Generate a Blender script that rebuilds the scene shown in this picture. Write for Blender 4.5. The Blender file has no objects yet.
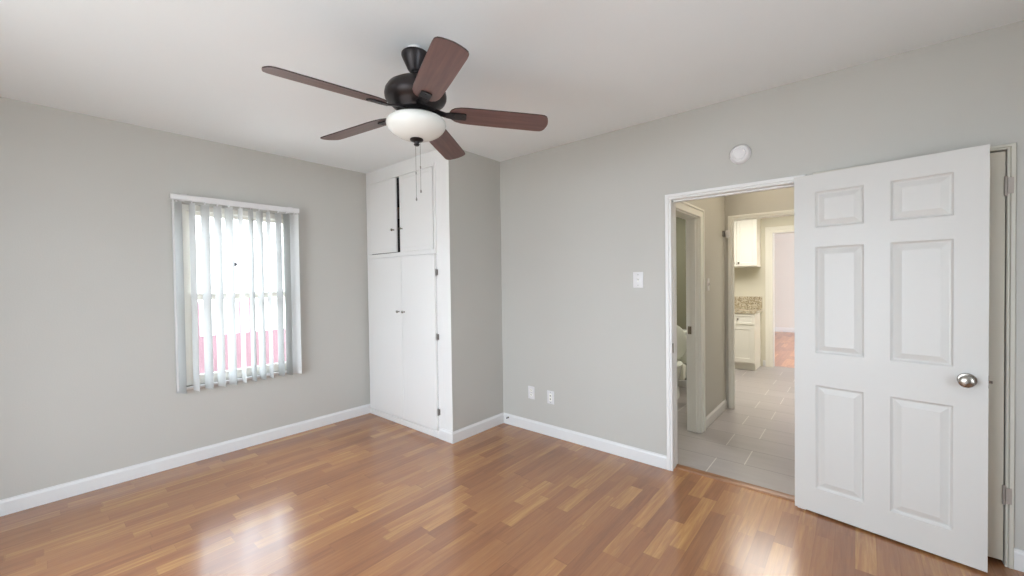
import bpy, bmesh, math
from mathutils import Vector, Matrix
R = math.radians
S = bpy.context.scene

# ------------------------------------------------------------------ camera
CAM_H = 1.4
F_PX, YAW, PITCH, ROLL = 405.6, 0.70346, -0.016257, -0.013553
cam_d = bpy.data.cameras.new('camera')
cam = bpy.data.objects.new('camera', cam_d)
S.collection.objects.link(cam)
cy, sy, cp, sp = math.cos(YAW), math.sin(YAW), math.cos(PITCH), math.sin(PITCH)
fwd = Vector((cp * cy, cp * sy, sp)); right0 = Vector((sy, -cy, 0)); up0 = Vector((-sp * cy, -sp * sy, cp))
cr, sr = math.cos(ROLL), math.sin(ROLL)
rt = right0 * cr + up0 * sr
up = -right0 * sr + up0 * cr
m = Matrix((rt, up, -fwd)).transposed().to_4x4()
m.translation = Vector((0, 0, CAM_H))
cam.matrix_world = m
cam_d.sensor_width = 36.0
cam_d.lens = F_PX * 36.0 / 1024.0
cam_d.clip_start = 0.02
S.camera = cam

# ------------------------------------------------------------------ light
EXPOSURE = 0.0
SKY = 11.5
w = bpy.data.worlds.new('sky'); S.world = w; w.use_nodes = True
bg = w.node_tree.nodes['Background']
bg.inputs['Color'].default_value = (0.79, 0.885, 1.0, 1)
bg.inputs['Strength'].default_value = SKY
S.view_settings.view_transform = 'Standard'
S.view_settings.look = 'None'
S.view_settings.exposure = EXPOSURE
S.view_settings.gamma = 1.0
S.view_settings.use_curve_mapping = False
S.cycles.max_bounces = 10
S.cycles.diffuse_bounces = 7
S.cycles.glossy_bounces = 4
S.cycles.transmission_bounces = 8
S.cycles.sample_clamp_indirect = 6
S.cycles.caustics_reflective = False
S.cycles.caustics_refractive = False


def area(name, loc, target, sx, sy_, power, color=(1, 1, 1), portal=False):
    l = bpy.data.lights.new(name, 'AREA'); l.shape = 'RECTANGLE'
    l.size, l.size_y, l.energy, l.color = sx, sy_, power, color
    o = bpy.data.objects.new(name, l); S.collection.objects.link(o)
    o.location = loc
    o.rotation_euler = (Vector(target) - Vector(loc)).to_track_quat('-Z', 'Y').to_euler()
    if portal:
        l.cycles.is_portal = True
    return o


area('window_portal', (-1.03, 1.65, 1.15), (3, 1.65, 1.15), 2.3, 2.1, 1, portal=True)
area('window_portal', (1.17, 4.2, 1.33), (1.17, 0, 1.33), .9, 1.6, 1, portal=True)
area('window_portal', (0.75, -1.43, 1.4), (.75, 3, 1.4), 1.4, 1.5, 1, portal=True)
area('kitchen_light', (5.75, 1.05, 2.45), (5.75, 1.05, 0), 1.5, 1.5, 66, (1, .95, .88))
area('hall_fill', (4.0, 0.5, 2.40), (4.0, 0.5, 0), 1.5, .85, 7, (1, .86, .66))  # unseen fill added to lift the dim hall, no fixture
area('bathroom_light', (4.4, 2.2, 2.35), (4.4, 2.2, 0), .4, .3, 20, (1, .96, .85))
area('far_room_fill', (8.7, -1.9, 1.7), (9.0, 2, .9), 1.8, 1.4, 50, (1, .96, .90))  # unseen lamp added in place of daylight in the far room

# ------------------------------------------------------------------ measures
XD, YW, XC, YC, H = 2.996, 4.016, 2.332, 2.676, 2.579
XL, YF = -1.0, -1.4          # walls behind the camera
WT = 0.115                   # wall thickness


# ------------------------------------------------------------------ materials
def nodes_of(name):
    mt = bpy.data.materials.new(name); mt.use_nodes = True
    nt = mt.node_tree
    return mt, nt, nt.nodes['Principled BSDF']


def N(nt, t, **kw):
    n = nt.nodes.new(t)
    for k, v in kw.items():
        setattr(n, k, v)
    return n


def M_(nt, op, a, b=None, c=None):
    n = nt.nodes.new('ShaderNodeMath'); n.operation = op
    for i, v in enumerate((a, b, c)):
        if v is None:
            continue
        if isinstance(v, (int, float)):
            n.inputs[i].default_value = v
        else:
            nt.links.new(v, n.inputs[i])
    return n.outputs[0]


def plain(name, col, rough=.5, metal=0, bump=0, bscale=40, spec=.5, vary=0):
    mt, nt, b = nodes_of(name)
    b.inputs['Base Color'].default_value = (*col, 1)
    b.inputs['Roughness'].default_value = rough
    b.inputs['Metallic'].default_value = metal
    b.inputs['Specular IOR Level'].default_value = spec
    tc = N(nt, 'ShaderNodeTexCoord')
    if bump:
        n = N(nt, 'ShaderNodeTexNoise'); n.inputs['Scale'].default_value = bscale; n.inputs['Detail'].default_value = 3
        nt.links.new(tc.outputs['Object'], n.inputs['Vector'])
        bp = N(nt, 'ShaderNodeBump'); bp.inputs['Strength'].default_value = bump; bp.inputs['Distance'].default_value = .004
        nt.links.new(n.outputs['Fac'], bp.inputs['Height']); nt.links.new(bp.outputs['Normal'], b.inputs['Normal'])
    if vary:
        n = N(nt, 'ShaderNodeTexNoise'); n.inputs['Scale'].default_value = 1.6; n.inputs['Detail'].default_value = 2
        nt.links.new(tc.outputs['Object'], n.inputs['Vector'])
        hs = N(nt, 'ShaderNodeHueSaturation'); hs.inputs['Color'].default_value = (*col, 1)
        v = M_(nt, 'MULTIPLY_ADD', n.outputs['Fac'], vary * 2, 1 - vary)
        nt.links.new(v, hs.inputs['Value']); nt.links.new(hs.outputs['Color'], b.inputs['Base Color'])
    return mt


def hexc(r, g, b):
    f = lambda c: ((c / 255 + .055) / 1.055) ** 2.4 if c > 10 else c / 255 / 12.92
    return (f(r), f(g), f(b))


M = {}
M['wall'] = plain('greige_wall_paint', (.50, .49, .455), .55, bump=.12, bscale=120, vary=.03)
M['ceil'] = plain('white_ceiling_paint', (.80, .84, .855), .8, bump=.10, bscale=60, vary=.02)
M['white'] = plain('white_semi_gloss_paint', (.76, .755, .74), .35, vary=.015)
M['door'] = plain('white_door_paint', (.615, .605, .58), .38, bump=.03, bscale=200)
M['olddoor'] = plain('cream_door_paint', (.62, .58, .49), .4, bump=.05, bscale=30)
M['oldtrim'] = plain('yellowed_white_paint', (.60, .58, .51), .4)
M['trim'] = plain('white_trim_paint', (.71, .71, .705), .35)
M['plate'] = plain('white_plastic', (.70, .69, .69), .35)
M['vinyl'] = plain('white_vinyl', (.84, .83, .77), .35)
M['nickel'] = plain('satin_nickel', (.33, .30, .265), .25, 1)
M['oldhinge'] = plain('worn_nickel_hinge', (.42, .37, .33), .45, .3)
M['steel'] = plain('dull_steel', (.30, .28, .26), .4, 1)
M['bronze'] = plain('dark_bronze_metal', (.032, .027, .028), .38, .6)
M['chain'] = plain('chain_metal', (.25, .23, .21), .4, .8)
M['dark'] = plain('shade_dark_cupboard_inside', (.028, .018, .016), .9)  # near-black colour puts the shade behind the door gap into the lining
M['slot'] = plain('dark_slot', (.03, .03, .03), .6)
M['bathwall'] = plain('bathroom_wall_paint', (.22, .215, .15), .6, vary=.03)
M['kitchenwall'] = plain('cream_kitchen_paint', (.68, .655, .55), .6, vary=.03)
M['hallwall'] = plain('hall_wall_paint', (.55, .535, .49), .6, bump=.1, bscale=120, vary=.03)
M['farwall'] = plain('pale_far_room_paint', (.68, .655, .61), .6)
M['cabinet'] = plain('cream_cabinet_paint', (.80, .785, .71), .4)
M['ceramic'] = plain('white_ceramic', (.74, .75, .68), .12)
M['ground'] = plain('pale_concrete_ground', (.62, .57, .52), .9, vary=.1)
M['stucco'] = plain('white_house_stucco', (.82, .81, .78), .9, bump=.3, bscale=30)
M['roofing'] = plain('pale_roof_shingle', (.62, .60, .57), .9)
M['cup'] = plain('grey_rubber', (.10, .10, .11), .5)

# opal glass of the fan's lamp (switched off)
mt, nt, b = nodes_of('opal_glass')
b.inputs['Base Color'].default_value = (.78, .79, .75, 1); b.inputs['Roughness'].default_value = .25
b.inputs['Subsurface Weight'].default_value = .3; b.inputs['Subsurface Radius'].default_value = (.03, .03, .03)
M['opal'] = mt

# clear window glass (thin sheet with light reflections)
mt = bpy.data.materials.new('clear_window_glass'); mt.use_nodes = True; nt = mt.node_tree; nt.nodes.clear()
out = N(nt, 'ShaderNodeOutputMaterial'); mix = N(nt, 'ShaderNodeMixShader'); tr = N(nt, 'ShaderNodeBsdfTransparent')
gl = N(nt, 'ShaderNodeBsdfGlossy'); gl.inputs['Roughness'].default_value = .02
tr.inputs['Color'].default_value = (.975, .98, .975, 1)
fr = N(nt, 'ShaderNodeFresnel'); fr.inputs['IOR'].default_value = 1.45
geo = N(nt, 'ShaderNodeNewGeometry')
nt.links.new(M_(nt, 'MULTIPLY', fr.outputs[0], M_(nt, 'SUBTRACT', 1.0, geo.outputs['Backfacing'])), mix.inputs[0]); nt.links.new(tr.outputs[0], mix.inputs[1]); nt.links.new(gl.outputs[0], mix.inputs[2])
nt.links.new(mix.outputs[0], out.inputs[0]); M['glass'] = mt

# translucent vane material
mt = bpy.data.materials.new('translucent_vane_vinyl'); mt.use_nodes = True; nt = mt.node_tree; nt.nodes.clear()
out = N(nt, 'ShaderNodeOutputMaterial'); mix = N(nt, 'ShaderNodeMixShader'); df = N(nt, 'ShaderNodeBsdfDiffuse')
tl = N(nt, 'ShaderNodeBsdfTranslucent')
df.inputs['Color'].default_value = (.665, .665, .655, 1); tl.inputs['Color'].default_value = (.84, .88, .86, 1)
mix.inputs[0].default_value = .07
nt.links.new(df.outputs[0], mix.inputs[1]); nt.links.new(tl.outputs[0], mix.inputs[2]); nt.links.new(mix.outputs[0], out.inputs[0])
M['vane'] = mt


def laminate(name, rough=.2, tint=(1, 1, 1)):
    mt, nt, b = nodes_of(name)
    geo = N(nt, 'ShaderNodeNewGeometry'); sep = N(nt, 'ShaderNodeSeparateXYZ'); nt.links.new(geo.outputs['Position'], sep.inputs[0])
    X, Y = sep.outputs[0], sep.outputs[1]
    sw = .083
    yr = M_(nt, 'DIVIDE', M_(nt, 'ADD', Y, 20.0), sw)
    row = M_(nt, 'FLOOR', yr)
    wn = N(nt, 'ShaderNodeTexWhiteNoise', noise_dimensions='1D'); nt.links.new(row, wn.inputs['W'])
    r1 = wn.outputs['Value']
    # block length wobbles along the row so lengths look mixed
    xs = M_(nt, 'ADD', M_(nt, 'DIVIDE', M_(nt, 'ADD', X, 20.0), .50), M_(nt, 'MULTIPLY', r1, 7.3))
    wob = M_(nt, 'MULTIPLY', M_(nt, 'SINE', M_(nt, 'MULTIPLY', xs, 2.37)), .28)
    xs2 = M_(nt, 'ADD', xs, wob)
    seg = M_(nt, 'FLOOR', xs2)
    cmb = N(nt, 'ShaderNodeCombineXYZ'); nt.links.new(seg, cmb.inputs[0]); nt.links.new(row, cmb.inputs[1])
    wn2 = N(nt, 'ShaderNodeTexWhiteNoise', noise_dimensions='2D'); nt.links.new(cmb.outputs[0], wn2.inputs['Vector'])
    rb = wn2.outputs['Value']
    # grain
    gv = N(nt, 'ShaderNodeCombineXYZ')
    nt.links.new(M_(nt, 'MULTIPLY_ADD', rb, 37.0, M_(nt, 'MULTIPLY', X, 1.6)), gv.inputs[0])
    nt.links.new(M_(nt, 'MULTIPLY', Y, 26.0), gv.inputs[1]); nt.links.new(M_(nt, 'MULTIPLY', rb, 11.0), gv.inputs[2])
    gn = N(nt, 'ShaderNodeTexNoise'); gn.inputs['Scale'].default_value = 1.6; gn.inputs['Detail'].default_value = 5
    gn.inputs['Roughness'].default_value = .6; gn.inputs['Distortion'].default_value = .6
    nt.links.new(gv.outputs[0], gn.inputs['Vector'])
    gv2 = N(nt, 'ShaderNodeCombineXYZ')
    nt.links.new(M_(nt, 'MULTIPLY', X, 9.0), gv2.inputs[0]); nt.links.new(M_(nt, 'MULTIPLY', Y, 160.0), gv2.inputs[1])
    gn2 = N(nt, 'ShaderNodeTexNoise'); gn2.inputs['Scale'].default_value = 1.0; gn2.inputs['Detail'].default_value = 3
    nt.links.new(gv2.outputs[0], gn2.inputs['Vector'])
    ramp = N(nt, 'ShaderNodeValToRGB'); cr_ = ramp.color_ramp
    stops = [(0.0, (.255, .108, .052)), (.38, (.325, .143, .064)), (.66, (.385, .178, .075)), (.82, (.46, .228, .088)), (1.0, (.55, .300, .115))]
    cr_.elements[0].position = 0; cr_.elements[0].color = (*stops[0][1], 1)
    cr_.elements[1].position = 1; cr_.elements[1].color = (*stops[-1][1], 1)
    for p_, c_ in stops[1:-1]:
        e = cr_.elements.new(p_); e.color = (*c_, 1)
    f = M_(nt, 'ADD', M_(nt, 'MULTIPLY', rb, .62), M_(nt, 'MULTIPLY_ADD', gn.outputs['Fac'], 1.1, -.38))
    nt.links.new(f, ramp.inputs['Fac'])
    # thin dark joint lines
    fy = M_(nt, 'FRACT', yr); fx = M_(nt, 'FRACT', xs2)
    ly = M_(nt, 'LESS_THAN', M_(nt, 'MINIMUM', fy, M_(nt, 'SUBTRACT', 1, fy)), .018)
    lx = M_(nt, 'LESS_THAN', fx, .006)
    ln = M_(nt, 'MAXIMUM', ly, lx)
    val = M_(nt, 'MULTIPLY', M_(nt, 'MULTIPLY_ADD', gn2.outputs['Fac'], .24, .88), M_(nt, 'MULTIPLY_ADD', ln, -.13, 1.0))
    hs = N(nt, 'ShaderNodeHueSaturation'); nt.links.new(ramp.outputs[0], hs.inputs['Color']); nt.links.new(val, hs.inputs['Value'])
    mx = N(nt, 'ShaderNodeMix', data_type='RGBA', blend_type='MULTIPLY'); mx.inputs[0].default_value = 1
    nt.links.new(hs.outputs[0], mx.inputs[6]); mx.inputs[7].default_value = (*tint, 1)
    nt.links.new(mx.outputs[2], b.inputs['Base Color'])
    b.inputs['Roughness'].default_value = rough
    b.inputs['IOR'].default_value = 1.8; b.inputs['Specular IOR Level'].default_value = .5
    bp = N(nt, 'ShaderNodeBump'); bp.inputs['Strength'].default_value = .04; bp.inputs['Distance'].default_value = .002
    nt.links.new(gn2.outputs['Fac'], bp.inputs['Height']); nt.links.new(bp.outputs['Normal'], b.inputs['Normal'])
    return mt


M['floor'] = laminate('orange_brown_laminate', .21)
M['floor2'] = laminate('red_brown_wood_floor', .3, (1.45, 1.7, 2.6))


def tiles():
    mt, nt, b = nodes_of('grey_plank_tile')
    geo = N(nt, 'ShaderNodeNewGeometry'); sep = N(nt, 'ShaderNodeSeparateXYZ'); nt.links.new(geo.outputs['Position'], sep.inputs[0])
    X, Y = sep.outputs[0], sep.outputs[1]
    pr, L = .3145, .61
    xr = M_(nt, 'ADD', M_(nt, 'DIVIDE', M_(nt, 'SUBTRACT', X, 3.113), pr), 20)
    row = M_(nt, 'FLOOR', xr); fx = M_(nt, 'FRACT', xr)
    odd = M_(nt, 'MODULO', row, 2.0)
    y0 = M_(nt, 'MULTIPLY_ADD', odd, -.192, .832)
    yr = M_(nt, 'ADD', M_(nt, 'DIVIDE', M_(nt, 'SUBTRACT', Y, y0), L), 20)
    seg = M_(nt, 'FLOOR', yr); fy = M_(nt, 'FRACT', yr)
    g1 = M_(nt, 'LESS_THAN', M_(nt, 'MINIMUM', fx, M_(nt, 'SUBTRACT', 1, fx)), .0085)
    g2 = M_(nt, 'LESS_THAN', M_(nt, 'MINIMUM', fy, M_(nt, 'SUBTRACT', 1, fy)), .0055)
    cmb = N(nt, 'ShaderNodeCombineXYZ'); nt.links.new(seg, cmb.inputs[0]); nt.links.new(row, cmb.inputs[1])
    wn = N(nt, 'ShaderNodeTexWhiteNoise', noise_dimensions='2D'); nt.links.new(cmb.outputs[0], wn.inputs['Vector'])
    gv = N(nt, 'ShaderNodeCombineXYZ'); nt.links.new(M_(nt, 'MULTIPLY', X, 22.0), gv.inputs[0]); nt.links.new(M_(nt, 'MULTIPLY', Y, 2.0), gv.inputs[1])
    nt.links.new(M_(nt, 'MULTIPLY', wn.outputs['Value'], 9.0), gv.inputs[2])
    gn = N(nt, 'ShaderNodeTexNoise'); gn.inputs['Scale'].default_value = 1.2; gn.inputs['Detail'].default_value = 4
    nt.links.new(gv.outputs[0], gn.inputs['Vector'])
    v = M_(nt, 'ADD', M_(nt, 'MULTIPLY_ADD', wn.outputs['Value'], .12, .80), M_(nt, 'MULTIPLY', gn.outputs['Fac'], .24))
    hs = N(nt, 'ShaderNodeHueSaturation'); hs.inputs['Color'].default_value = (.39, .36, .355, 1); nt.links.new(v, hs.inputs['Value'])
    m1 = N(nt, 'ShaderNodeMix', data_type='RGBA'); nt.links.new(g1, m1.inputs[0]); nt.links.new(hs.outputs[0], m1.inputs[6]); m1.inputs[7].default_value = (.17, .165, .16, 1)
    m2 = N(nt, 'ShaderNodeMix', data_type='RGBA'); nt.links.new(g2, m2.inputs[0]); nt.links.new(m1.outputs[2], m2.inputs[6]); m2.inputs[7].default_value = (.58, .56, .52, 1)
    nt.links.new(m2.outputs[2], b.inputs['Base Color']); b.inputs['Roughness'].default_value = .3
    return mt


M['tile'] = tiles()


def wood(name, dark, light, rough=.35, sc=(3, 40, 40), coat=0):
    mt, nt, b = nodes_of(name)
    tc = N(nt, 'ShaderNodeTexCoord'); mp = N(nt, 'ShaderNodeMapping'); mp.inputs['Scale'].default_value = sc
    nt.links.new(tc.outputs['Object'], mp.inputs[0])
    n = N(nt, 'ShaderNodeTexNoise'); n.inputs['Scale'].default_value = 1; n.inputs['Detail'].default_value = 5; n.inputs['Distortion'].default_value = .5
    nt.links.new(mp.outputs[0], n.inputs['Vector'])
    r = N(nt, 'ShaderNodeValToRGB'); r.color_ramp.elements[0].color = (*dark, 1); r.color_ramp.elements[1].color = (*light, 1)
    r.color_ramp.elements[0].position = .3; r.color_ramp.elements[1].position = .7
    nt.links.new(n.outputs['Fac'], r.inputs[0]); nt.links.new(r.outputs[0], b.inputs['Base Color'])
    b.inputs['Roughness'].default_value = rough; b.inputs['Coat Weight'].default_value = coat
    return mt


M['blade'] = wood('cherry_blade_wood', (.100, .050, .044), (.170, .088, .074), .38, (3, 45, 45), .15)
M['blade_edge'] = plain('dark_blade_edge', (.035, .018, .017), .5)
M['strip'] = wood('threshold_wood', (.20, .085, .035), (.36, .17, .07), .35, (40, 3, 40))
M['fence'] = wood('red_stained_fence', (.17, .095, .110), (.215, .125, .14), .8, (20, 20, 2))

mt, nt, b = nodes_of('speckled_granite')
tc = N(nt, 'ShaderNodeTexCoord'); vo = N(nt, 'ShaderNodeTexVoronoi'); vo.inputs['Scale'].default_value = 55
nt.links.new(tc.outputs['Object'], vo.inputs['Vector'])
r = N(nt, 'ShaderNodeValToRGB'); sc_ = N(nt, 'ShaderNodeSeparateColor'); nt.links.new(vo.outputs['Color'], sc_.inputs[0]); nt.links.new(sc_.outputs[0], r.inputs[0])
r.color_ramp.elements[0].color = (.26, .21, .15, 1); r.color_ramp.elements[1].color = (.66, .61, .50, 1)
e = r.color_ramp.elements.new(.4); e.color = (.42, .36, .25, 1)
nt.links.new(r.outputs[0], b.inputs['Base Color']); b.inputs['Roughness'].default_value = .2
M['granite'] = mt


# ------------------------------------------------------------------ helpers
def link(name, bm, mat, parent=None, loc=None, smooth=False, kind=None, label=None, cat=None, group=None):
    me = bpy.data.meshes.new(name)
    bmesh.ops.recalc_face_normals(bm, faces=bm.faces[:])
    bm.to_mesh(me); bm.free()
    mats = mat if isinstance(mat, (list, tuple)) else [mat]
    for q in mats:
        me.materials.append(q)
    o = bpy.data.objects.new(name, me); S.collection.objects.link(o)
    if parent is not None:
        o.parent = parent
    if loc is not None:
        o.location = loc
    if smooth:
        for p in me.polygons:
            p.use_smooth = True
        if smooth != 'all':
            try:
                me.set_sharp_from_angle(angle=R(35))
            except Exception:
                pass
    tag(o, label, cat, group, kind)
    return o


def tag(o, label=None, cat=None, group=None, kind=None):
    if label: o['label'] = label
    if cat: o['category'] = cat
    if group: o['group'] = group
    if kind: o['kind'] = kind
    return o


def thing(name, label, cat, loc=(0, 0, 0), rz=0, group=None, kind=None):
    o = bpy.data.objects.new(name, None); S.collection.objects.link(o)
    o.empty_display_size = .05
    o.location = loc; o.rotation_euler = (0, 0, rz)
    return tag(o, label, cat, group, kind)


def copy_tree(o, parent=None):
    c = o.copy(); S.collection.objects.link(c)
    if parent is not None:
        c.parent = parent
    for ch in list(o.children):
        copy_tree(ch, c)
    return c


def NB():
    return bmesh.new()


def box(bm, a, b, bev=0, mi=0, mat=None):
    g = bmesh.ops.create_cube(bm, size=1)
    vs = g['verts']
    a, b = Vector(a), Vector(b)
    lo = Vector(map(min, a, b)); hi = Vector(map(max, a, b))
    for v in vs:
        v.co = Vector((lo[i] + (v.co[i] + .5) * (hi[i] - lo[i]) for i in range(3)))
    fs = {f for v in vs for f in v.link_faces}
    if bev:
        es = list({e for v in vs for e in v.link_edges})
        rr = bmesh.ops.bevel(bm, geom=es, offset=bev, segments=2, affect='EDGES', profile=.5)
        vs = list({v for f in rr['faces'] for v in f.verts} | {v for v in vs if v.is_valid})
        fs = {f for v in vs for f in v.link_faces}
    for f in fs:
        f.material_index = mi
    if mat is not None:
        for v in vs: v.co = mat @ v.co
    return vs


def lathe(bm, prof, seg=40, mat=None, cap=True):
    rings = []
    for r_, z in prof:
        if r_ < 1e-6:
            rings.append([bm.verts.new((0, 0, z))])
        else:
            rings.append([bm.verts.new((r_ * math.cos(2 * math.pi * k / seg), r_ * math.sin(2 * math.pi * k / seg), z)) for k in range(seg)])
    for A, B in zip(rings, rings[1:]):
        for k in range(seg):
            k2 = (k + 1) % seg
            if len(A) == 1 and len(B) == 1: continue
            if len(A) == 1: bm.faces.new((A[0], B[k], B[k2]))
            elif len(B) == 1: bm.faces.new((A[k], B[0], A[k2]))
            else: bm.faces.new((A[k], B[k], B[k2], A[k2]))
    if cap:
        for q in (rings[0], rings[-1]):
            if len(q) > 1: bm.faces.new(q)
    if mat is not None:
        for q in rings:
            for v in q: v.co = mat @ v.co


def tube(bm, pts, r_, seg=8):
    pts = [Vector(p) for p in pts]
    rings = []
    for i, p in enumerate(pts):
        d = (pts[min(i + 1, len(pts) - 1)] - pts[max(i - 1, 0)]).normalized()
        q = d.to_track_quat('Z', 'Y')
        rr = r_[i] if isinstance(r_, (list, tuple)) else r_
        rings.append([bm.verts.new(p + q @ Vector((rr * math.cos(2 * math.pi * k / seg), rr * math.sin(2 * math.pi * k / seg), 0))) for k in range(seg)])
    for A, B in zip(rings, rings[1:]):
        for k in range(seg):
            bm.faces.new((A[k], A[(k + 1) % seg], B[(k + 1) % seg], B[k]))
    bm.faces.new(rings[0]); bm.faces.new(rings[-1])


def prism(bm, prof, frame, length):
    """prof: (a,b) points; frame(a,b,t)->Vector ; extruded t 0..length"""
    A = [bm.verts.new(frame(a, b_, 0)) for a, b_ in prof]
    B = [bm.verts.new(frame(a, b_, length)) for a, b_ in prof]
    n = len(prof)
    for k in range(n):
        bm.faces.new((A[k], A[(k + 1) % n], B[(k + 1) % n], B[k]))
    bm.faces.new(A); bm.faces.new(B)


def wall_bm(axis, pos, th, u0, u1, z0, z1, holes=(), end_mats=None):
    """A wall with rectangular holes. axis 'x': plane x=pos, u along y; axis 'y': plane y=pos, u along x. th signed."""
    bm = NB()
    us = sorted({u0, u1, *[h[0] for h in holes], *[h[1] for h in holes]})
    zs = sorted({z0, z1, *[h[2] for h in holes], *[h[3] for h in holes]})
    solid = lambda i, j: 0 <= i < len(us) - 1 and 0 <= j < len(zs) - 1 and not any(
        h[0] - 1e-6 <= us[i] and us[i + 1] <= h[1] + 1e-6 and h[2] - 1e-6 <= zs[j] and zs[j + 1] <= h[3] + 1e-6 for h in holes)
    cache = {}

    def V(i, j, k):
        if (i, j, k) not in cache:
            p = pos + (th if k else 0)
            cache[(i, j, k)] = bm.verts.new((p, us[i], zs[j]) if axis == 'x' else (us[i], p, zs[j]))
        return cache[(i, j, k)]
    for i in range(len(us) - 1):
        for j in range(len(zs) - 1):
            if not solid(i, j): continue
            for k in (0, 1):
                bm.faces.new((V(i, j, k), V(i + 1, j, k), V(i + 1, j + 1, k), V(i, j + 1, k)))
            if not solid(i - 1, j): bm.faces.new((V(i, j, 0), V(i, j + 1, 0), V(i, j + 1, 1), V(i, j, 1)))
            if not solid(i + 1, j): bm.faces.new((V(i + 1, j, 0), V(i + 1, j + 1, 0), V(i + 1, j + 1, 1), V(i + 1, j, 1)))
            if not solid(i, j - 1): bm.faces.new((V(i, j, 0), V(i + 1, j, 0), V(i + 1, j, 1), V(i, j, 1)))
            if not solid(i, j + 1): bm.faces.new((V(i, j + 1, 0), V(i + 1, j + 1, 0), V(i + 1, j + 1, 1), V(i, j + 1, 1)))
    return bm


def st(name, bm, mat, label=None, cat=None, **kw):
    return link(name, bm, mat, kind='structure', label=label, cat=cat, **kw)


# ------------------------------------------------------------------ bedroom shell
DY0, DY1, DZ = 0.262, 1.036, 1.986         # bedroom doorway (jamb faces)
CY0, CY1, CZ = -0.545, 0.165, 1.993        # closed closet door behind the open one
WX0, WX1, WZ0, WZ1 = 0.762, 1.575, 0.605, 2.045   # visible window opening

bm = NB(); box(bm, (XL - WT, YF - WT, -.12), (3.06, YW + WT, 0)); st('floor', bm, M['floor'], 'orange brown laminate strip floor of the bedroom', 'floor')
bm = NB(); box(bm, (XL - WT, YF - WT, H), (XD + WT, YW + WT, H + .12)); st('ceiling', bm, M['ceil'], 'white painted ceiling above the fan', 'ceiling')
st('wall_right', wall_bm('x', XD, WT, YF - WT, YW + WT, 0, H,
   [(DY0, DY1, 0, DZ), (CY0, CY1, 0, CZ)]), M['wall'], 'greige wall with the hall doorway and round detector', 'wall')
st('wall_back', wall_bm('y', YW, WT, XL, XD, 0, H, [(WX0, WX1, WZ0, WZ1)]), M['wall'], 'greige wall around the window with vertical blinds', 'wall')
st('wall_left', wall_bm('x', XL, -WT, YF - WT, YW + WT, 0, H, [(.55, 2.75, .15, 2.15)]), M['wall'], 'greige bedroom wall opposite the doorway', 'wall')
st('wall_front', wall_bm('y', YF, -WT, XL, XD, 0, H, [(.1, 1.4, .7, 2.1)]), M['wall'], 'greige bedroom wall opposite the blinds', 'wall')
# short side wall of the cupboard: grey face, white painted end
bm = NB(); box(bm, (XC, YC, 0), (XD, YC + .10, H))
for f in bm.faces:
    if f.calc_center_median().x < XC + .001: f.material_index = 1
st('wall_closet', bm, [M['wall'], M['white']], 'short grey wall with white painted end beside the built-in cupboard', 'wall')


def simple_window(n, axis, pos, u0, u1, z0, z1, th):
    t = thing('window_%d' % n, None, None, kind='structure')
    def P(u, v, z): return (pos + v, u, z) if axis == 'x' else (u, pos + v, z)
    bm = NB(); fw = .05
    for a in ((u0, u0 + fw, z0, z1), (u1 - fw, u1, z0, z1), (u0 + fw, u1 - fw, z0, z0 + fw), (u0 + fw, u1 - fw, z1 - fw, z1)):
        box(bm, P(a[0], th * .4, a[2]), P(a[1], th * .8, a[3]))
    um = (u0 + u1) / 2
    box(bm, P(um - .02, th * .4, z0 + fw), P(um + .02, th * .8, z1 - fw))
    link('window_frame', bm, M['vinyl'], t)
    for a_, b_ in ((u0 + fw - .004, um - .018), (um + .018, u1 - fw + .004)):
        bm = NB(); box(bm, P(a_, th * .58, z0 + fw - .004), P(b_, th * .62, z1 - fw + .004)); link('pane', bm, M['glass'], t)
    return t


tag(simple_window(2, 'x', XL, .55, 2.75, .15, 2.15, -WT), 'added white framed daylight window in the unseen wall opposite the doorway', 'window')  # added behind the camera as the main daylight source
tag(simple_window(3, 'y', YF, .1, 1.4, .7, 2.1, -WT), 'added white framed daylight window in the unseen wall opposite the blinds', 'window')  # second window added behind the camera for more daylight

# ---- baseboards
BH, BT = .098, .013


def bb(name, p0, p1, nrm, mat='trim', h=BH, label=None):
    """profiled board from p0 to p1 (xy) protruding along nrm"""
    p0, p1, nrm = Vector((*p0, 0)), Vector((*p1, 0)), Vector((*nrm, 0))
    d = (p1 - p0); L = d.length; d.normalize()
    prof = [(0, 0), (BT, 0), (BT, h * .80), (BT * .75, h * .88), (BT * .45, h * .93), (BT * .4, h), (0, h)]
    bm = NB()
    prism(bm, prof, lambda a, b_, t: p0 + nrm * a + Vector((0, 0, b_)) + d * t, L)
    return st(name, bm, M[mat], label, 'baseboard' if label else None)


bb('baseboard_back', (XL, YW), (XC, YW), (0, -1), label='long white baseboard below the window with blinds')
bb('baseboard_closet', (XC - BT, YC), (XD, YC), (0, -1), label='short white baseboard beside the built-in cupboard')
bb('baseboard_closet_end', (XC, YC), (XC, 2.848), (-1, 0), label='tiny white baseboard on the white end of the cupboard wall')
bb('baseboard_right', (XD, YC - BT), (XD, 1.062), (-1, 0), label='white baseboard below the two outlets')
bb('baseboard_right_end', (XD, CY0 - .028), (XD, YF), (-1, 0), label='white baseboard past the closet door')
bb('baseboard_left', (XL, YF), (XL, YW), (1, 0), label='white baseboard opposite the doorway')


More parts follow.
